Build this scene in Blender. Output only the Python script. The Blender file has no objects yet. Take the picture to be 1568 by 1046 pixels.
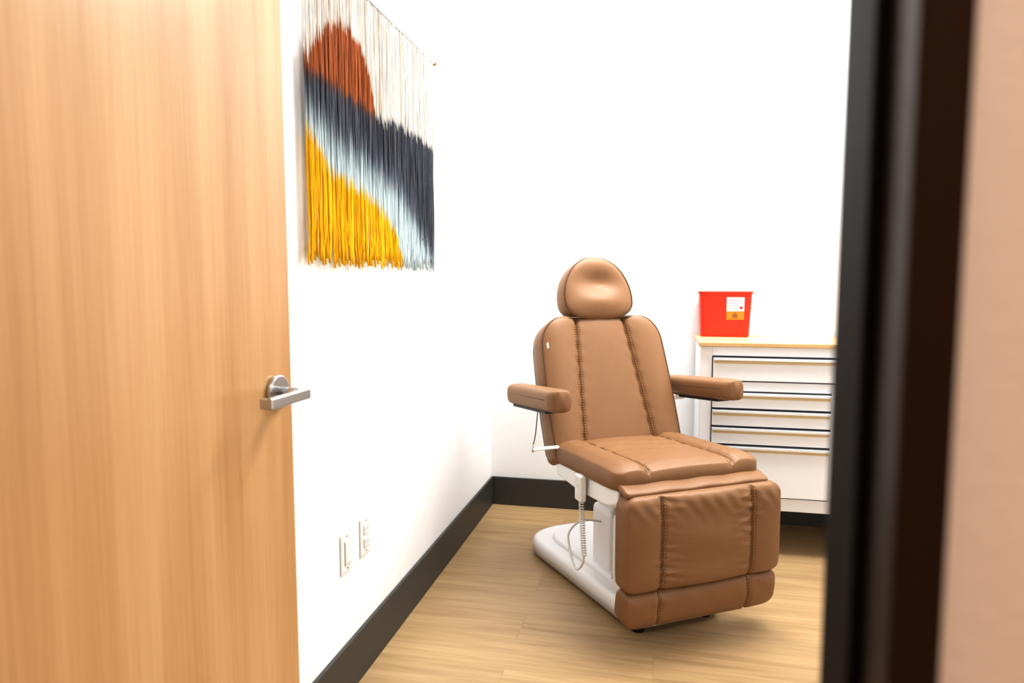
import bpy, bmesh, math, random
from mathutils import Vector, Matrix
random.seed(7)
scn=bpy.context.scene
scn.view_settings.view_transform='Standard'
scn.view_settings.look='None'
scn.view_settings.exposure=0.22
scn.view_settings.gamma=0.80

# ---------------------------------------------------------------- materials
def mat(name, col, rough=0.5, metal=0.0, bump=0.0, bscale=200, spec=0.5, coat=0.0, var=0.0, vscale=6):
    m=bpy.data.materials.new(name); m.use_nodes=True
    nt=m.node_tree; b=nt.nodes['Principled BSDF']
    b.inputs['Base Color'].default_value=(*col,1); b.inputs['Roughness'].default_value=rough
    b.inputs['Metallic'].default_value=metal; b.inputs['Specular IOR Level'].default_value=spec
    b.inputs['Coat Weight'].default_value=coat
    tc=nt.nodes.new('ShaderNodeTexCoord')
    if var>0:
        n=nt.nodes.new('ShaderNodeTexNoise'); n.inputs['Scale'].default_value=vscale; n.inputs['Detail'].default_value=4
        nt.links.new(tc.outputs['Object'],n.inputs['Vector'])
        mx=nt.nodes.new('ShaderNodeMix'); mx.data_type='RGBA'
        mx.inputs['A'].default_value=(*[c*(1-var) for c in col],1); mx.inputs['B'].default_value=(*[min(1,c*(1+var)) for c in col],1)
        nt.links.new(n.outputs['Fac'],mx.inputs['Factor']); nt.links.new(mx.outputs['Result'],b.inputs['Base Color'])
    if bump>0:
        n=nt.nodes.new('ShaderNodeTexNoise'); n.inputs['Scale'].default_value=bscale; n.inputs['Detail'].default_value=3
        nt.links.new(tc.outputs['Object'],n.inputs['Vector'])
        bp=nt.nodes.new('ShaderNodeBump'); bp.inputs['Strength'].default_value=bump; bp.inputs['Distance'].default_value=0.002
        nt.links.new(n.outputs['Fac'],bp.inputs['Height']); nt.links.new(bp.outputs['Normal'],b.inputs['Normal'])
    return m

def ramp(nt, stops):
    r=nt.nodes.new('ShaderNodeValToRGB'); cr=r.color_ramp
    while len(cr.elements)<len(stops): cr.elements.new(0.5)
    for e,(p,c) in zip(cr.elements,stops): e.position=p; e.color=(*c,1)
    return r

def wood_mat(name, stops, scale, fine, rough=0.35):
    m=bpy.data.materials.new(name); m.use_nodes=True; nt=m.node_tree; b=nt.nodes['Principled BSDF']
    tc=nt.nodes.new('ShaderNodeTexCoord'); mp=nt.nodes.new('ShaderNodeMapping'); mp.inputs['Scale'].default_value=scale
    nt.links.new(tc.outputs['Object'],mp.inputs['Vector'])
    n=nt.nodes.new('ShaderNodeTexNoise'); n.inputs['Scale'].default_value=1; n.inputs['Detail'].default_value=5; n.inputs['Distortion'].default_value=0.6
    nt.links.new(mp.outputs['Vector'],n.inputs['Vector'])
    mp2=nt.nodes.new('ShaderNodeMapping'); mp2.inputs['Scale'].default_value=fine
    nt.links.new(tc.outputs['Object'],mp2.inputs['Vector'])
    n2=nt.nodes.new('ShaderNodeTexNoise'); n2.inputs['Scale'].default_value=1; n2.inputs['Detail'].default_value=3
    nt.links.new(mp2.outputs['Vector'],n2.inputs['Vector'])
    ma=nt.nodes.new('ShaderNodeMath'); ma.operation='MULTIPLY_ADD'; ma.inputs[1].default_value=0.28
    nt.links.new(n2.outputs['Fac'],ma.inputs[0])
    m3=nt.nodes.new('ShaderNodeMath'); m3.operation='MULTIPLY'; m3.inputs[1].default_value=0.72
    nt.links.new(n.outputs['Fac'],m3.inputs[0]); nt.links.new(m3.outputs[0],ma.inputs[2])
    r=ramp(nt,stops); nt.links.new(ma.outputs[0],r.inputs['Fac']); nt.links.new(r.outputs['Color'],b.inputs['Base Color'])
    b.inputs['Roughness'].default_value=rough
    return m

M_wall=mat('wall_paint',(0.875,0.88,0.885),0.6,bump=0.15,bscale=120)
M_ceil=mat('ceiling_paint',(0.85,0.85,0.85),0.8)
M_peach=mat('corridor_paint',(0.76,0.61,0.50),0.6,bump=0.2,bscale=120)
M_base=mat('baseboard_vinyl',(0.046,0.044,0.038),0.45)
M_frame=mat('bronze_frame',(0.006,0.004,0.003),0.55,spec=0.08)
M_frame_refl=mat('bronze_frame_satin',(0.034,0.015,0.005),0.38,metal=0.3,spec=0.14)  # brown paints the wood door's reflection into the frame colour
M_door=wood_mat('door_veneer',[(0.28,(0.38,0.205,0.083)),(0.43,(0.455,0.268,0.118)),(0.56,(0.51,0.315,0.150)),(0.72,(0.56,0.365,0.190))],(10,10,0.5),(110,110,2.0),0.28)
M_leather=mat('brown_leather',(0.232,0.122,0.054),0.45,bump=0.35,bscale=420,spec=0.40,var=0.06,vscale=9)
M_leather_d=mat('brown_piping',(0.09,0.042,0.018),0.45)
M_stitch=mat('stitch_thread',(0.52,0.32,0.16),0.7)
M_white=mat('white_plastic',(0.84,0.84,0.85),0.28)
M_cord=mat('cord_plastic',(0.76,0.75,0.72),0.4)
M_cab=mat('cabinet_enamel',(0.84,0.85,0.87),0.3)
M_dark=mat('black_rubber',(0.012,0.012,0.013),0.5)
M_gap=mat('drawer_gap_shadow_steel',(0.02,0.022,0.03),0.5)
M_pull_refl=mat('drawer_pull_aluminium',(0.62,0.48,0.26),0.35,metal=0.3)  # aluminium with the floor's tan reflection painted into its colour
M_lip=mat('drawer_pull_silver',(0.72,0.73,0.75),0.3,metal=0.4)
M_top=wood_mat('cabinet_wood_top',[(0.3,(0.55,0.36,0.16)),(0.6,(0.66,0.46,0.23)),(0.8,(0.72,0.52,0.28))],(2,14,14),(6,120,120),0.4)
M_red=mat('red_plastic',(0.60,0.030,0.009),0.34,spec=0.4)
M_lid=mat('clear_lid_plastic',(0.62,0.50,0.46),0.3)
M_label=mat('paper_label',(0.82,0.82,0.80),0.6)
M_orange=mat('orange_label',(0.85,0.20,0.01),0.5)
M_ink=mat('label_ink',(0.05,0.04,0.04),0.6)
M_steel=mat('satin_chrome',(0.50,0.50,0.50),0.25,metal=0.9)
M_rod=mat('dowel_wood',(0.42,0.40,0.37),0.5)
M_brass=mat('brass_cap',(0.55,0.36,0.16),0.35,metal=0.4)
M_yellow=mat('yellow_sticker',(0.85,0.6,0.02),0.5)
M_plate=mat('switch_plastic',(0.74,0.74,0.73),0.3)

# floor planks
def floor_mat():
    m=bpy.data.materials.new('vinyl_plank_floor'); m.use_nodes=True; nt=m.node_tree; b=nt.nodes['Principled BSDF']
    tc=nt.nodes.new('ShaderNodeTexCoord')
    br=nt.nodes.new('ShaderNodeTexBrick'); br.offset=0.37
    br.inputs['Color1'].default_value=(0,0,0,1); br.inputs['Color2'].default_value=(1,1,1,1); br.inputs['Mortar'].default_value=(0.5,0.5,0.5,1)
    br.inputs['Scale'].default_value=1; br.inputs['Brick Width'].default_value=1.22; br.inputs['Row Height'].default_value=0.18
    br.inputs['Mortar Size'].default_value=0.0010; br.inputs['Mortar Smooth'].default_value=0.3
    nt.links.new(tc.outputs['Object'],br.inputs['Vector'])
    add=nt.nodes.new('ShaderNodeVectorMath'); add.operation='MULTIPLY_ADD'
    add.inputs[1].default_value=(3.1,7.3,0); 
    nt.links.new(br.outputs['Color'],add.inputs[0]); nt.links.new(tc.outputs['Object'],add.inputs[2])
    mp=nt.nodes.new('ShaderNodeMapping'); mp.inputs['Scale'].default_value=(1.8,30,1)
    nt.links.new(add.outputs[0],mp.inputs['Vector'])
    n=nt.nodes.new('ShaderNodeTexNoise'); n.inputs['Scale'].default_value=1; n.inputs['Detail'].default_value=8; n.inputs['Distortion'].default_value=0.9; n.inputs['Roughness'].default_value=0.6
    nt.links.new(mp.outputs['Vector'],n.inputs['Vector'])
    r=ramp(nt,[(0.28,(0.31,0.200,0.098)),(0.45,(0.385,0.263,0.138)),(0.6,(0.43,0.298,0.162)),(0.75,(0.46,0.328,0.182))])
    nt.links.new(n.outputs['Fac'],r.inputs['Fac'])
    mx=nt.nodes.new('ShaderNodeMix'); mx.data_type='RGBA'; mx.blend_type='MULTIPLY'; mx.inputs['Factor'].default_value=1
    r2=ramp(nt,[(0,(0.94,0.94,0.94)),(1,(1.02,1.02,1.0))])
    nt.links.new(br.outputs['Color'],r2.inputs['Fac'])
    nt.links.new(r.outputs['Color'],mx.inputs['A']); nt.links.new(r2.outputs['Color'],mx.inputs['B'])
    mx2=nt.nodes.new('ShaderNodeMix'); mx2.data_type='RGBA'; mx2.inputs['B'].default_value=(0.22,0.13,0.06,1)
    mm=nt.nodes.new('ShaderNodeMath'); mm.operation='MULTIPLY'; mm.inputs[1].default_value=0.5
    nt.links.new(br.outputs['Fac'],mm.inputs[0]); nt.links.new(mm.outputs[0],mx2.inputs['Factor'])
    nt.links.new(mx.outputs['Result'],mx2.inputs['A']); nt.links.new(mx2.outputs['Result'],b.inputs['Base Color'])
    b.inputs['Roughness'].default_value=0.38; b.inputs['Specular IOR Level'].default_value=0.4
    return m
M_floor=floor_mat()

# ---------------------------------------------------------------- helpers
def link(o,parent=None,loc=(0,0,0),rot=(0,0,0)):
    scn.collection.objects.link(o); o.location=loc; o.rotation_euler=rot
    if parent: o.parent=parent
    return o
def empty(name,loc=(0,0,0),rz=0):
    e=bpy.data.objects.new(name,None); e.empty_display_size=0.1
    return link(e,None,loc,(0,0,rz))
def mesh_obj(name,bm,m,parent=None,loc=(0,0,0),rot=(0,0,0),smooth=False):
    me=bpy.data.meshes.new(name); bm.normal_update(); bm.to_mesh(me); bm.free()
    for mm in (m if isinstance(m,(list,tuple)) else [m]): me.materials.append(mm)
    if smooth:
        for p in me.polygons: p.use_smooth=True
    return link(bpy.data.objects.new(name,me),parent,loc,rot)
def bm_box(bm,lo,hi,bev=0,seg=2,mi=0):
    c=[(a+b)/2 for a,b in zip(lo,hi)]; s=[b-a for a,b in zip(lo,hi)]
    r=bmesh.ops.create_cube(bm,size=1,matrix=Matrix.Translation(c)@Matrix.Diagonal((*s,1)))
    vs=r['verts']; fs=set(f for v in vs for f in v.link_faces)
    for f in fs: f.material_index=mi
    if bev>0:
        es=list(set(e for v in vs for e in v.link_edges))
        q=bmesh.ops.bevel(bm,geom=es,offset=bev,segments=seg,profile=0.5,affect='EDGES')
        for f in q['faces']: f.material_index=mi
def box(name,lo,hi,m,parent=None,bev=0,seg=2,loc=(0,0,0),rot=(0,0,0)):
    bm=bmesh.new(); bm_box(bm,lo,hi,bev,seg)
    return mesh_obj(name,bm,m,parent,loc,rot,smooth=False)
def cyl(name,p0,p1,r,m,parent=None,seg=32,r2=None,bev=0.0):
    p0=Vector(p0);p1=Vector(p1);d=p1-p0
    bm=bmesh.new()
    bmesh.ops.create_cone(bm,cap_ends=True,segments=seg,radius1=r,radius2=r if r2 is None else r2,depth=d.length,
        matrix=Matrix.Translation((p0+p1)/2)@d.to_track_quat('Z','Y').to_matrix().to_4x4())
    if bev>0:
        es=[e for e in bm.edges if len(e.link_faces)==2 and e.calc_face_angle(0)>1.0]
        bmesh.ops.bevel(bm,geom=es,offset=bev,segments=2,profile=0.5,affect='EDGES')
    for f in bm.faces: f.smooth=len(f.verts)==4
    return mesh_obj(name,bm,m,parent)
def catmull(pts,n=8):
    pts=[Vector(p) for p in pts]; P=[2*pts[0]-pts[1]]+pts+[2*pts[-1]-pts[-2]]; out=[]
    for i in range(1,len(P)-2):
        a,b,c,d=P[i-1:i+3]
        for k in range(n):
            t=k/n; out.append(0.5*((2*b)+(c-a)*t+(2*a-5*b+4*c-d)*t*t+(3*b-a-3*c+d)*t**3))
    out.append(pts[-1]); return out
def bm_tube(bm,pts,r,seg=8,closed=False,rf=None):
    rings=[];n=len(pts); prev=None
    for i,p in enumerate(pts):
        p=Vector(p)
        a=Vector(pts[i-1]) if (i>0 or closed) else p; b=Vector(pts[(i+1)%n]) if (i<n-1 or closed) else p
        t=(b-a).normalized()
        ref=Vector((1,0,0)) if abs(t.x)<0.85 else Vector((0,1,0))
        u=t.cross(ref).normalized()
        if prev is not None:
            u=(prev-t*prev.dot(t)).normalized()
        prev=u; w=t.cross(u)
        rr=rf(i) if rf else r
        rings.append([bm.verts.new(p+rr*(math.cos(2*math.pi*k/seg)*u+math.sin(2*math.pi*k/seg)*w)) for k in range(seg)])
    m=n if closed else n-1
    for i in range(m):
        A=rings[i];B=rings[(i+1)%n]
        for k in range(seg): 
            f=bm.faces.new((A[k],A[(k+1)%seg],B[(k+1)%seg],B[k])); f.smooth=True
    if not closed:
        bm.faces.new(rings[0][::-1]); bm.faces.new(rings[-1])
    return rings
def tube(name,pts,r,m,parent=None,seg=8,closed=False,loc=(0,0,0),rot=(0,0,0)):
    bm=bmesh.new(); bm_tube(bm,pts,r,seg,closed)
    bmesh.ops.recalc_face_normals(bm,faces=bm.faces)
    return mesh_obj(name,bm,m,parent,loc,rot)
def prism(name,outline,z0,z1,m,parent=None,bev=0,seg=3,loc=(0,0,0),rot=(0,0,0)):
    bm=bmesh.new(); vs=[bm.verts.new((x,y,z0)) for x,y in outline]; f=bm.faces.new(vs)
    r=bmesh.ops.extrude_face_region(bm,geom=[f]); 
    bmesh.ops.translate(bm,verts=[v for v in r['geom'] if isinstance(v,bmesh.types.BMVert)],vec=(0,0,z1-z0))
    bmesh.ops.recalc_face_normals(bm,faces=bm.faces)
    if bev>0:
        es=[e for e in bm.edges if abs(e.verts[0].co.z-e.verts[1].co.z)<1e-6 and e.verts[0].co.z>(z0+z1)/2]
        bmesh.ops.bevel(bm,geom=es,offset=bev,segments=seg,profile=0.5,affect='EDGES')
    o=mesh_obj(name,bm,m,parent,loc,rot)
    for p in o.data.polygons: p.use_smooth=abs(p.normal.z)<0.98
    return o

# cushion -------------------------------------------------------
def cushion(name,L,hw,T,m,parent,loc,rot,top=None,nx=110,ny=80,ep=7,eq=7,seams=(),stitch=True,piping=None):
    def warp(s): return 0.45*s+0.55*(-math.cos(math.pi*(s+1)/2))
    def edge(s,n): return max(0,1-abs(s)**n)**(1/n)
    def surf(x,y):
        q=y/L; w=hw(q); p=max(-1,min(1,x/max(w,1e-5))); e=edge(p,ep)*edge(2*q-1,eq)
        return T/2*e+(top(x,y) if top else 0)*e
    bm=bmesh.new(); G=[]; B=[]
    for j in range(ny+1):
        s=warp(-1+2*j/ny); q=(s+1)/2; w=hw(q); gr=[];br=[]
        for i in range(nx+1):
            p=warp(-1+2*i/nx); e=edge(p,ep)*edge(s,eq)
            x=p*w;y=q*L
            bord=i in(0,nx) or j in (0,ny)
            v=bm.verts.new((x,y,T/2*e+(top(x,y) if top else 0)*e)); gr.append(v)
            br.append(v if bord else bm.verts.new((x,y,-T/2*e)))
        G.append(gr);B.append(br)
    for j in range(ny):
        for i in range(nx):
            bm.faces.new((G[j][i],G[j][i+1],G[j+1][i+1],G[j+1][i]))
            try: bm.faces.new((B[j][i],B[j+1][i],B[j+1][i+1],B[j][i+1]))
            except ValueError: pass
    bmesh.ops.remove_doubles(bm,verts=bm.verts,dist=1e-6)
    o=mesh_obj(name,bm,m,parent,loc,rot,smooth=True)
    if stitch and seams:
        bm=bmesh.new()
        for sf in seams:
            y=0.04*L
            while y<0.96*L:
                x0=sf(y)
                for off in (-0.0085,0.0085):
                    a=Vector((x0+off,y,surf(x0+off,y)+0.0006)); x1=sf(y+0.006); b=Vector((x1+off,y+0.006,surf(x1+off,y+0.006)+0.0006))
                    bm_tube(bm,[a,b],0.0012,4)
                y+=0.0105
        mesh_obj(name+'_stitching',bm,M_stitch,parent,loc,rot)
        for si,sf in enumerate(seams):
            pts=[(sf(y),y,surf(sf(y),y)+0.0004) for y in [L*(0.03+0.94*k/40) for k in range(41)]]
            tube(name+'_seam_%d'%si,pts,0.0016,M_leather_d,parent,5,False,loc,rot)
    if piping:
        pts=[]
        for k in range(60):
            q=0.02+0.96*k/59; pts.append((-piping*hw(q),q*L,0))
        for k in range(60):
            q=0.98-0.96*k/59; pts.append((piping*hw(q),q*L,0))
        pts=[Vector((x,y,surf(x,y)+0.001)) for x,y,_ in pts]
        tube(name+'_piping',pts,0.0028,M_leather_d,parent,6,True,loc,rot)
    return o,surf
def rc(d,r): # inset of a rounded corner at distance d from the end
    return 0 if d>=r else r-math.sqrt(max(0,r*r-(r-d)**2))
G_=lambda x,w: math.exp(-(x/w)**2)

# ---------------------------------------------------------------- room shell
XL,XR,YB,H=-0.875,2.15,3.52,2.95
YW0,YW1=0.335,0.432
box('floor',(-2.2,-1.7,-0.05),(2.3,3.65,0),M_floor)
box('ceiling',(-2.2,-1.7,H),(2.3,3.65,H+0.05),M_ceil)
box('wall_left',(XL-0.1,YW1,0),(XL,YB+0.1,H),M_wall)
box('wall_back',(XL,YB,0),(XR+0.1,YB+0.1,H),M_wall)
box('wall_right',(XR,YW1,0),(XR+0.1,YB,H),M_wall)
DX0,DX1,DH=-0.815,0.103,2.12
def frontwall():
    bm=bmesh.new()
    for (a,b) in (((-2.2,0),(DX0-0.02,H)),((DX1+0.02,0),(XR+0.15,H)),((DX0-0.02,DH+0.02),(DX1+0.02,H))):
        bm_box(bm,(a[0],YW0,a[1]),(b[0],YW0+0.05,b[1]),mi=0)
        bm_box(bm,(a[0],YW0+0.05,a[1]),(b[0],YW1,b[1]),mi=1)
    mesh_obj('wall_front',bm,[M_peach,M_wall])
frontwall()
box('wall_corridor_back',(-2.2,-1.7,0),(2.3,-1.6,H),M_peach)
box('wall_corridor_left',(-2.3,-1.6,0),(-2.2,YW0,H),M_peach)
box('wall_corridor_right',(2.2,-1.6,0),(2.3,YW0,H),M_peach)
# baseboards
box('baseboard_left',(XL,0.47,0),(XL+0.012,YB,0.152),M_base,bev=0.003)
box('baseboard_back',(XL+0.012,YB-0.012,0),(XR,YB,0.152),M_base,bev=0.003)
box('baseboard_right',(XR-0.012,0.45,0),(XR,YB-0.012,0.152),M_base,bev=0.003)
box('baseboard_corridor',(DX1+0.03,YW0-0.012,0),(2.2,YW0,0.152),M_base,bev=0.003)
# steel door frame
def frame():
    bm=bmesh.new()
    y0,y1=YW0-0.014,YW1+0.012
    bm_box(bm,(DX1,y0,0),(DX1+0.0215,y0+0.040,DH+0.02),0.002,mi=1)  # near strip of the jamb, tinted with the painted door reflection
    bm_box(bm,(DX1,y0+0.040,0),(DX1+0.0215,y1,DH+0.02),0.002)
    bm_box(bm,(DX0-0.0215,y0,0),(DX0,y1-0.012,DH+0.02),0.0025)
    bm_box(bm,(DX0,y0,DH),(DX1,y1,DH+0.02),0.0025)
    bm_box(bm,(DX1-0.006,y0+0.040,0),(DX1+0.002,y1-0.042,DH),0.002)
    mesh_obj('trim_1',bm,[M_frame,M_frame_refl])
frame()

# ---------------------------------------------------------------- door
door=empty('door_1',(DX0+0.004,YW1+0.004,0),math.radians(-1.9))
W=0.903
box('leaf',(-0.045,0,0.008),(0,W,2.10),M_door,door,bev=0.0015)
ly,lz=W-0.060,0.970
cyl('rose',(-0.0005,ly,lz),(0.012,ly,lz),0.036,M_steel,door,40,bev=0.003)
cyl('rose_inner',(-0.053,ly,lz),(-0.0445,ly,lz),0.034,M_steel,door,40,bev=0.003)
cyl('neck',(0.010,ly,lz),(0.066,ly,lz),0.012,M_steel,door,24)
def lever():
    bm=bmesh.new()
    bm_box(bm,(0.060,ly-0.125,lz-0.013),(0.074,ly+0.016,lz+0.010),0.004,3)
    mesh_obj('lever_handle',bm,M_steel,door)
    bm=bmesh.new(); bm_box(bm,(0.046,ly-0.125,lz-0.013),(0.064,ly-0.110,lz+0.008),0.004,3)
    mesh_obj('lever_return',bm,M_steel,door)
lever()
box('latch_plate',(-0.035,W-0.0005,lz-0.03),(-0.010,W+0.0015,lz+0.03),M_steel,door)
for i,z in enumerate((0.25,1.05,1.85)):
    cyl('hinge_%d'%(i+1),(0.006,-0.001,z-0.05),(0.006,-0.001,z+0.05),0.006,M_steel,door,16)

# ---------------------------------------------------------------- wall plates
def plate(name,y,z,kind):
    e=empty(name,(XL,y,z))
    box('plate',(0,-0.036,-0.058),(0.006,0.036,0.058),M_plate,e,0.0025)
    if kind=='switch':
        box('rocker_frame',(0.006,-0.018,-0.035),(0.0075,0.018,0.035),mat('seam_grey',(0.45,0.45,0.45),0.5),e)
        box('rocker',(0.006,-0.016,-0.033),(0.010,0.016,0.033),M_plate,e,0.0015)
    else:
        g=mat('socket_grey',(0.3,0.3,0.3),0.5)
        for k,dz in enumerate((-0.02,0.02)):
            box('socket_%d'%k,(0.006,-0.0165,dz-0.014),(0.009,0.0165,dz+0.014),M_plate,e,0.002)
            box('slot_a%d'%k,(0.009,-0.008,dz-0.003),(0.0094,-0.006,dz+0.006),g,e)
            box('slot_b%d'%k,(0.009,0.006,dz-0.003),(0.0094,0.008,dz+0.006),g,e)
    for dz in (-0.047,0.047):
        cyl('screw',(0.006,0,dz),(0.0068,0,dz),0.003,M_steel,e,12)
plate('light_switch',1.768,0.423,'switch'); plate('wall_outlet',1.897,0.425,'outlet')

# ---------------------------------------------------------------- tapestry
def interp(tab,x):
    if x<=tab[0][0]: return tab[0][1]
    for (a,b),(c,d) in zip(tab,tab[1:]):
        if x<=c: return b+(d-b)*(x-a)/(c-a)
    return tab[-1][1]
yel=[(1.56,1.578),(1.62,1.535),(1.68,1.484),(1.84,1.462),(1.97,1.442),(2.06,1.40),(2.13,1.345),(2.20,1.25),(2.23,1.10),(2.6,1.0)]
nav=[(1.56,1.645),(1.66,1.61),(1.755,1.58),(1.90,1.56),(2.0,1.54),(2.13,1.51),(2.23,1.465),(2.31,1.41),(2.40,1.35),(2.52,1.28)]
dom=[(1.555,1.735),(1.563,1.746),(1.607,1.800),(1.677,1.853),(1.737,1.879),(1.775,1.887),(1.812,1.884),(1.883,1.860),(1.926,1.820),(1.955,1.775),(1.975,1.72),(1.985,1.66)]
def sm(a,b,x):
    t=max(0,min(1,(x-a)/(b-a))); return t*t*(3-2*t)
def mixc(a,b,t): return tuple(x+(y-x)*t for x,y in zip(a,b))
CB=(0.30,0.095,0.036);CN=(0.052,0.057,0.072);CL=(0.60,0.72,0.75);CY=(0.92,0.60,0.030)
def tcol(y,z,jit,h):
    z2=z+jit
    topnav=1.703+0.008*math.sin(y*9)
    ny=interp(nav,y)
    dome=interp(dom,y) if y<1.986 else -1
    if z2>topnav:
        if z2<dome: c=mixc(CB,(0.46,0.17,0.07),h)
        else: return mixc((0.60,0.54,0.46),(0.88,0.86,0.83),h),0
        c=mixc(c,CN,sm(topnav+0.02,topnav-0.005,z2)); return c,1
    t=sm(ny+0.11,ny-0.09,z2+ (h-0.5)*0.05)
    c=mixc(mixc(CN,(0.15,0.16,0.19),h*h),mixc((0.14,0.18,0.23),CL,sm(0.25,1,t)),t)
    yb=interp(yel,y); k=sm(yb+0.012,yb-0.006,z2)
    c=mixc(c,mixc(CY,(0.80,0.42,0.012),h),k)
    return c,1
def tapestry():
    e=empty('macrame_wall_hanging',(0,0,0))
    zr=2.022; xs=XL+0.024
    bm=bmesh.new(); cl=bm.loops.layers.float_color.new('Col')
    N=205; y0,y1=1.565,2.515
    for i in range(N):
        y=y0+(y1-y0)*(i+random.uniform(-.38,.38))/(N-1); layer=i%2
        jit=random.uniform(-1,1)*0.011; h=random.random()
        bottom=1.258+random.uniform(-0.018,0.018)+0.004*math.sin(y*40)
        ph=random.uniform(0,6); amp=random.uniform(0.0004,0.0014); fr=random.uniform(8,20)
        drift=random.uniform(-0.006,0.006); sw=random.uniform(-0.008,0.008)
        n=34; pts=[];cols=[];rad=[]
        skinny=random.random()<0.4
        rb_=random.uniform(0.0023,0.0033)
        for k in range(n+1):
            z=zr-(zr-bottom)*k/n
            s=k/n
            yy=y+drift*s+amp*math.sin(ph+z*fr)+ (0.0022*math.sin(z*90+ph)+sw*((s-0.86)/0.14)**2 if s>0.86 else 0)
            c,thick=tcol(y,z,jit,h); j=random.uniform(0.85,1.12)
            pts.append((xs-0.002+0.004*layer+0.001*math.sin(ph*2+z*20),yy,z)); cols.append(tuple(min(1,v*j) for v in c))
            rad.append(rb_ if thick else (0.0011 if skinny else 0.0021))
        rings=bm_tube(bm,pts,0.003,5,rf=lambda q:rad[q])
        idx={}
        for k,r in enumerate(rings):
            for v in r: idx[v]=k
        for v in idx:
            for l in v.link_loops: l[cl]=(*cols[idx[v]],1)
    m=bpy.data.materials.new('dyed_cotton_cord'); m.use_nodes=True; nt=m.node_tree; b=nt.nodes['Principled BSDF']
    a=nt.nodes.new('ShaderNodeAttribute'); a.attribute_name='Col'; nt.links.new(a.outputs['Color'],b.inputs['Base Color'])
    b.inputs['Roughness'].default_value=0.85; b.inputs['Specular IOR Level'].default_value=0.1
    mesh_obj('cords',bm,m,e)
    cyl('dowel',(xs,1.50,zr),(xs,2.535,zr),0.0065,M_rod,e,16)
    cyl('dowel_cap',(xs,2.535,zr),(xs,2.552,zr),0.010,M_brass,e,16)
    cyl('dowel_cap_near',(xs,1.483,zr),(xs,1.50,zr),0.010,M_brass,e,16)
    for k,yy in enumerate((1.54,2.50)):
        cyl('hook_%d'%k,(XL,yy,zr-0.009),(xs+0.004,yy,zr-0.009),0.0025,M_steel,e,8)
tapestry()

# ---------------------------------------------------------------- cabinet
def cabinet():
    e=empty('rolling_drawer_cabinet',(0.178,3.08,0))
    Wd,D=1.17,0.41; ZT=0.921
    box('carcass',(0,0.004,0.215),(Wd,D,ZT),M_cab,e,0.004)
    box('wood_top',(-0.008,-0.022,ZT),(Wd+0.008,D+0.005,ZT+0.018),M_top,e,0.003)
    box('kick_rail',(0,-0.004,0.205),(Wd,0.02,0.262),M_cab,e,0.004)
    box('corner_post_near',(0,-0.004,0.262),(0.050,0.01,ZT),M_cab,e,0.003)
    box('corner_post_far',(Wd-0.05,-0.004,0.262),(Wd,0.01,ZT),M_cab,e,0.003)
    box('centre_post',(0.540,-0.004,0.262),(0.575,0.01,0.760),M_cab,e,0.002)
    box('top_rail',(0.05,-0.002,0.880),(Wd-0.05,0.01,ZT),M_cab,e,0.002)
    box('mid_rail',(0.05,-0.002,0.727),(Wd-0.05,0.01,0.768),M_cab,e,0.002)
    box('drawer_recess',(0.052,-0.001,0.262),(Wd-0.052,0.006,0.880),M_gap,e)
    def drawer(n,x0,x1,z0,z1):
        box('drawer_%d'%n,(x0,-0.016,z0),(x1,0.003,z1-0.002),M_cab,e,0.002)
        box('pull_lip_%d'%n,(x0,-0.030,z1-0.013),(x1,-0.012,z1-0.001),M_lip,e,0.002)
        box('pull_inlay_%d'%n,(x0+0.004,-0.019,z1-0.025),(x1-0.004,-0.0155,z1-0.014),M_pull_refl,e,0.001)  # strip below the lip carrying the painted floor reflection
    rows=[(0.654,0.722),(0.576,0.646),(0.496,0.568),(0.268,0.488)]
    drawer(1,0.054,Wd-0.054,0.774,0.874)
    n=2
    for z0,z1 in rows:
        drawer(n,0.054,0.537,z0,z1); n+=1
    for z0,z1 in ((0.496,0.722),(0.268,0.488)):
        drawer(n,0.578,Wd-0.054,z0,z1); n+=1
    for k,(x,y) in enumerate(((0.07,0.07),(Wd-0.07,0.07),(0.07,D-0.07),(Wd-0.07,D-0.07))):
        cyl('caster_wheel_%d'%k,(x-0.018,y+0.02,0.062),(x+0.018,y+0.02,0.062),0.062,M_dark,e,28,bev=0.004)
        box('caster_fork_%d'%k,(x-0.026,y-0.02,0.07),(x+0.026,y+0.03,0.216),M_dark,e,0.004)
cabinet()

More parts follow.
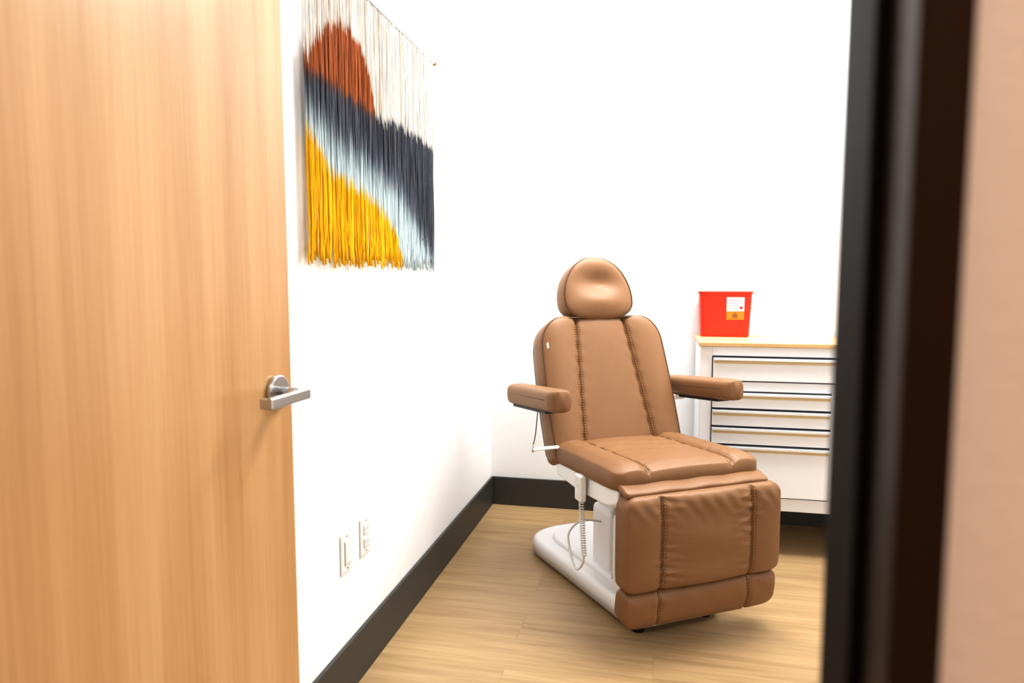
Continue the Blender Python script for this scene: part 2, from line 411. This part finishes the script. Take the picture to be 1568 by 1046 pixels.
# ---------------------------------------------------------------- sharps container
def sharps():
    e=empty('sharps_container',(0.304,3.425,0.9395))
    bm=bmesh.new()
    levels=[(0,0.108,0.058),(0.012,0.110,0.060),(0.200,0.119,0.067),(0.207,0.123,0.071),(0.213,0.123,0.071)]
    prev=None
    for z,hx,hy in levels:
        ring=[]; r=0.018
        for cx,cy,a0 in ((hx-r,hy-r,0),(-hx+r,hy-r,90),(-hx+r,-hy+r,180),(hx-r,-hy+r,270)):
            for k in range(6):
                a=math.radians(a0+18*k); ring.append(bm.verts.new((cx+r*math.cos(a),cy+r*math.sin(a),z)))
        if prev is None: bm.faces.new(ring[::-1])
        else:
            for k in range(len(ring)): bm.faces.new((prev[k],prev[(k+1)%len(ring)],ring[(k+1)%len(ring)],ring[k]))
        prev=ring
    bm.faces.new(prev)
    mesh_obj('tub',bm,M_red,e)
    box('lid',(-0.125,-0.073,0.213),(0.125,0.073,0.222),M_lid,e,0.004,3)
    box('lid_hatch',(-0.06,-0.04,0.222),(0.06,0.04,0.227),M_lid,e,0.003)
    tilt=math.atan(0.007/0.188)
    Y1,Y2=-0.0645,-0.0633
    box('label_white',(0.004,-0.0006,0),(0.084,0.0006,0.066),M_label,e,loc=(0,Y1,0.122),rot=(tilt,0,0))
    box('label_biohazard',(0.004,-0.0006,0),(0.084,0.0006,0.040),M_orange,e,loc=(0,Y2,0.082),rot=(tilt,0,0))
    for k in range(4):
        box('label_text_%d'%k,(0.010,-0.001,0.014+0.012*k),(0.05+0.006*(k%2),-0.0004,0.0155+0.012*k),M_ink,e,loc=(0,Y1,0.123),rot=(tilt,0,0))
    box('label_square',(0.064,-0.001,0.010),(0.076,-0.0004,0.022),M_red,e,loc=(0,Y1,0.123),rot=(tilt,0,0))
    for k in range(3):
        a=math.radians(90+120*k)
        pts=[(0.043+0.0065*math.cos(a)+0.006*math.cos(t*math.pi/8),-0.001,0.019+0.0065*math.sin(a)+0.006*math.sin(t*math.pi/8)) for t in range(16)]
        tube('biohazard_ring_%d'%k,pts,0.0014,M_ink,e,5,True,loc=(0,Y2,0.083),rot=(tilt,0,0))
sharps()

# ---------------------------------------------------------------- treatment chair
ch=empty('treatment_chair',(0.118,2.312,0),math.radians(32.5))
# local: x side, -y forward
# seat
def seat_hw(q):
    y=q*0.53; return 0.290-0.006*q-rc(y,0.050)-rc(0.53-y,0.03)
def seat_top(x,y):
    ax=abs(x); z=0
    z+=0.012*sm(0.165,0.20,ax)-0.011*G_(ax-0.165,0.0075)
    z-=0.012*sm(0.235,0.29,ax)
    z+=0.006*(1-(x/0.165)**2) if ax<0.165 else 0
    z+=0.0034*math.sin(y*70+3*math.sin(x*9))*G_(y-0.36,0.12)*(1 if ax<0.17 else 0.3)
    z+=0.0018*math.sin(y*120+x*20)*G_(ax-0.165,0.03)
    z-=0.008*sm(0.06,-0.0,y)
    return z
cushion('seat_cushion',0.53,seat_hw,0.082,M_leather,ch,(0,0.0,0.558),(math.radians(-2.6),0,0),seat_top,ep=8,eq=7,
        seams=(lambda y:-0.165,lambda y:0.165))
# flap
cushion('knee_flap',0.070,lambda q:0.278-rc(q*0.070,0.014)-rc(0.070-q*0.070,0.012),0.024,M_leather,ch,(0.002,-0.045,0.522),(math.radians(16),0,0),
        lambda x,y:0.0015*math.sin(x*40),ep=12,eq=3,nx=80,ny=24,stitch=False)
# leg pad
LL=0.315
def leg_hw(q):
    y=q*LL; return 0.302-rc(y,0.03)-rc(LL-y,0.045)
def wr(a): # crease-like wave: soft crests, sharper valleys
    return 1-2*abs(math.sin(a/2))**0.8
def leg_top(x,y):
    ax=abs(x); z=-0.014*G_(ax-0.175,0.008)
    z+=0.014*max(0,1-(x/0.175)**2) if ax<0.175 else 0.009*math.sin(math.pi*min(1,(ax-0.175)/0.125))
    ph=1.3 if x>0 else 0
    w=wr(y*150+3.5*math.sin(x*13+ph)+ph)+0.6*math.sin(y*230+x*45)
    z+=0.0036*w*G_(ax-0.160,0.050)*(1 if ax<0.175 else 0.4)*(0.6+0.4*math.sin(y*23+ph*2))
    z+=0.0016*math.sin(x*120+4*math.sin(y*25))*G_(y-LL*0.90,0.045)
    z+=0.0034*math.sin(y*42+x*6+1)*G_(x,0.14)
    return z
ss=(lambda y:-0.175,lambda y:0.175)
cushion('leg_pad',LL,leg_hw,0.098,M_leather,ch,(0.015,-0.028,0.208),(math.radians(90),0,0),leg_top,nx=150,ny=130,ep=9,eq=5,seams=ss)
LE=0.132
def ext_top(x,y):
    ax=abs(x); return -0.012*G_(ax-0.175,0.008)+0.0022*math.sin(x*60+y*50)*G_(y-LE,0.05)+0.002*math.sin(y*90+x*10)*G_(ax-0.17,0.04)
cushion('foot_pad',LE,lambda q:0.296-rc(q*LE,0.050)-rc(LE-q*LE,0.02),0.094,M_leather,ch,(0.013,-0.012,0.080),(math.radians(98),0,0),ext_top,ep=9,eq=3.0,seams=ss,ny=60)
# back
LB=0.60
rb=math.radians(69)
def back_hw(q):
    w=0.292+0.008*math.sin(math.pi*min(1,q/0.95))-0.010*q
    if q>0.79: w-=0.130*(1-math.sqrt(max(0,1-((q-0.79)/0.21)**2.2)))
    return w-rc(q*LB,0.03)
bs=lambda y:0.162-0.052*(y/LB)
def back_top(x,y):
    ax=abs(x); s=bs(y)
    z=-0.013*G_(ax-s,0.008)
    if ax>s: z+=0.024*math.sin(math.pi*min(1,(ax-s)/(0.30-s)))**0.8
    else: z+=0.006*(1-(x/s)**2)
    z+=0.0012*math.sin(y*100+x*30)*G_(ax-s,0.025)
    return z
nb=Vector((0,-math.sin(rb),math.cos(rb)))
cb=Vector((0.0,0.470,0.500))-nb*0.045
cushion('backrest',LB,back_hw,0.095,M_leather,ch,cb,(rb,0,0),back_top,nx=140,ny=90,ep=8,eq=9,seams=(lambda y:-bs(y),lambda y:bs(y)),piping=0.965)
cushion('backrest_rear_pad',LB-0.04,lambda q:back_hw(q)*0.985,0.05,M_leather_d,ch,cb-nb*0.038+Vector((0,0.01,0.02)),(rb,0,0),None,nx=60,ny=40,ep=9,eq=9,stitch=False)
# headrest
LH=0.274
def head_hw(q):
    m=0.33
    if q<m: return 0.168*max(0,1-((m-q)/m)**2.8)**(1/2.5)
    return 0.168*max(0,1-((q-m)/(1-m))**2.0)**(1/1.9)
def head_top(x,y):
    return -0.024*math.exp(-((x)/0.080)**2-((y-0.160)/0.045)**2)+0.010*math.exp(-(x/0.1)**2-((y-0.07)/0.04)**2)
rh=math.radians(74)
nh=Vector((0,-math.sin(rh),math.cos(rh)))
hc=Vector((0.002,0.672,1.042))-nh*0.03
cushion('headrest',LH,head_hw,0.10,M_leather,ch,hc,(rh,0,0),head_top,nx=90,ny=90,ep=4.5,eq=4.5,stitch=False,piping=0.93)
for s in (-0.05,0.05):
    cyl('headrest_post',(s-0.006,0.70,0.93),(s-0.006,0.725,1.10),0.007,M_steel,ch,12)
# size tag
box('tag',(-0.001,-0.007,-0.011),(0.001,0.007,0.011),M_label,ch,loc=(-0.281,0.575,0.950),rot=(math.radians(-20),0,0))
# armrests
ta=math.radians(-4.8)
for sx,nm in ((-1,'left'),(1,'right')):
    LA=0.46; ax_=sx*0.367
    cushion('armrest_'+nm,LA,lambda q:0.048-rc(q*LA,0.042)-rc(LA-q*LA,0.03),0.078,M_leather,ch,(ax_,0.240,0.784),(ta,0,0),
        lambda x,y:0.004,nx=40,ny=80,ep=3.2,eq=14,stitch=False)
    tt=math.tan(ta)
    for s2,n2 in ((-1,''),(1,'_outer')):
        tube('armrest_seam%s_%s'%(n2,nm),[(ax_+s2*0.0468,0.240+b,0.791+tt*b) for b in (0.05,0.2,0.43)],0.0016,M_leather_d,ch,6)
    box('armrest_plate_'+nm,(-0.03,0.09,-0.047),(0.03,0.42,-0.035),M_dark,ch,0.003,loc=(ax_,0.240,0.784),rot=(ta,0,0))
    box('armrest_bracket_'+nm,(min(sx*0.25,ax_),0.585,0.697),(max(sx*0.25,ax_),0.635,0.719),M_white,ch,0.004)
# lever / cable under left armrest
tube('armrest_release_wire',catmull([(-0.37,0.46,0.73),(-0.372,0.462,0.69),(-0.376,0.47,0.62),(-0.382,0.48,0.575)]),0.0018,M_dark,ch,6)
box('armrest_release_paddle',(-0.385,0.46,0.562),(-0.26,0.49,0.570),M_white,ch,0.003)
cyl('armrest_release_pin',(-0.382,0.478,0.555),(-0.382,0.478,0.585),0.004,M_steel,ch,10)
# under-seat frame: side profile extruded across x
def side_prism(name,prof,x0,x1,m,bev=0.006):
    bm=bmesh.new(); vs=[bm.verts.new((x0,y,z)) for y,z in prof]; f=bm.faces.new(vs)
    r=bmesh.ops.extrude_face_region(bm,geom=[f]); bmesh.ops.translate(bm,verts=[v for v in r['geom'] if isinstance(v,bmesh.types.BMVert)],vec=(x1-x0,0,0))
    bmesh.ops.recalc_face_normals(bm,faces=bm.faces)
    bmesh.ops.bevel(bm,geom=list(bm.edges),offset=bev,segments=2,profile=0.5,affect='EDGES')
    return mesh_obj(name,bm,m,ch)
side_prism('seat_tray',[(0.52,0.498),(0.02,0.524),(0.015,0.480),(0.10,0.452),(0.30,0.440),(0.50,0.452)],-0.272,0.272,M_white)
side_prism('lift_bracket',[(0.44,0.45),(0.12,0.46),(0.16,0.40),(0.30,0.385),(0.42,0.40)],-0.17,0.17,M_white)
side_prism('back_support_frame',[(0.50,0.46),(0.56,0.47),(0.72,0.86),(0.69,0.88)],-0.12,0.12,M_white)
box('lift_column_outer',(-0.12,0.34,0.07),(0.12,0.50,0.33),M_white,ch,0.022,4)
box('lift_column_inner',(-0.105,0.355,0.30),(0.105,0.485,0.42),M_white,ch,0.015,3)
cyl('lift_piston',(-0.13,0.28,0.10),(-0.10,0.24,0.42),0.016,M_steel,ch,20)
box('actuator_cover',(-0.17,0.09,0.07),(0.17,0.25,0.37),M_white,ch,0.025,4)
box('leg_hinge_arm_near',(-0.215,0.02,0.24),(-0.185,0.06,0.47),M_white,ch,0.006)
box('leg_hinge_arm_far',(0.185,0.02,0.24),(0.215,0.06,0.47),M_white,ch,0.006)
box('leg_pad_board',(-0.26,0.018,0.15),(0.26,0.032,0.50),M_white,ch,0.004)
# base plate
half=[(0.0,0.062),(0.10,0.062),(0.155,0.066),(0.182,0.090),(0.198,0.25),(0.218,0.50),(0.238,0.72),(0.240,0.80),(0.222,0.865),(0.172,0.910),(0.10,0.934),(0.0,0.940)]
right=catmull([(x,y,0) for x,y in half],5)
ol=[(p.x,p.y) for p in right]+[(-p.x,p.y) for p in reversed(right[1:-1])]
prism('base_plate',ol,0.018,0.080,M_white,ch,bev=0.026,seg=5)
prism('base_raised_cover',[(x*0.72,0.5+(y-0.5)*0.80) for x,y in ol],0.075,0.100,M_white,ch,bev=0.018,seg=4)
for k,(x,y) in enumerate(((-0.145,0.092),(0.135,0.105),(-0.19,0.82),(0.19,0.82))):
    cyl('foot_%d'%k,(x,y,0.0),(x,y,0.022),0.024,M_dark,ch,20)
cyl('warning_sticker',(-0.162,0.150,0.0775),(-0.162,0.150,0.0808),0.012,M_yellow,ch,20)
# hand control and coiled cord
box('hand_control',(-0.305,0.225,0.425),(-0.280,0.275,0.520),M_cord,ch,0.007,3)
box('hand_control_hook',(-0.290,0.235,0.505),(-0.268,0.265,0.520),M_white,ch,0.003)
for k in range(4):
    box('hand_control_button_%d'%k,(-0.3065,0.238,0.445+0.017*k),(-0.304,0.262,0.455+0.017*k),M_plate,ch,0.001)
pts=[]
for k in range(22*12):
    t=k/(22*12); a=2*math.pi*k/12
    c=Vector((-0.29+0.01*t,0.248-0.006*t,0.425-0.20*t)); pts.append(c+Vector((0.008*math.cos(a),0.008*math.sin(a),0)))
tube('coiled_cord',pts,0.0024,M_cord,ch,6)
tube('cord_loop',catmull([(-0.280,0.242,0.226),(-0.283,0.25,0.19),(-0.285,0.285,0.158),(-0.28,0.33,0.162),(-0.27,0.385,0.20),(-0.26,0.41,0.25),(-0.20,0.42,0.285),(-0.115,0.42,0.27)],8),0.0042,M_cord,ch,8)

# ---------------------------------------------------------------- lights
def panel(name,x,y,sx,sy,power,col=(1,1,1)):
    e=empty(name,(x,y,H))
    me=mat('troffer_frame_'+name,(0.8,0.8,0.8),0.5)
    bm=bmesh.new()
    for lo,hi in (((-sx/2-.03,-sy/2-.03,-.03),(sx/2+.03,-sy/2,0)),((-sx/2-.03,sy/2,-.03),(sx/2+.03,sy/2+.03,0)),((-sx/2-.03,-sy/2,-.03),(-sx/2,sy/2,0)),((sx/2,-sy/2,-.03),(sx/2+.03,sy/2,0))):
        bm_box(bm,lo,hi)
    mesh_obj('troffer_frame',bm,me,e)
    l=bpy.data.lights.new('lamp','AREA'); l.shape='RECTANGLE'; l.size=sx; l.size_y=sy; l.energy=power; l.color=col
    o=bpy.data.objects.new('lamp',l); link(o,e,(0,0,-0.02))
panel('ceiling_light',0.30,2.72,1.2,0.6,84,(1,0.998,0.995))
panel('ceiling_light.001',1.40,2.85,0.6,1.2,26,(1,0.998,0.995))
panel('corridor_ceiling_light',0.35,-0.50,1.2,0.6,38,(1,0.98,0.96))
w=bpy.data.worlds.new('World'); scn.world=w; w.use_nodes=True
w.node_tree.nodes['Background'].inputs[0].default_value=(1,1,1,1); w.node_tree.nodes['Background'].inputs[1].default_value=0.3

# ---------------------------------------------------------------- camera
cd=bpy.data.cameras.new('camera'); cam=bpy.data.objects.new('camera',cd); scn.collection.objects.link(cam)
cam.location=(0,0,1.2); cam.rotation_euler=(math.radians(85),0,math.radians(12.2))
cd.lens=24; cd.sensor_width=36; cd.clip_start=0.01
cd.dof.use_dof=True; cd.dof.focus_distance=2.55; cd.dof.aperture_fstop=3.2
scn.camera=cam
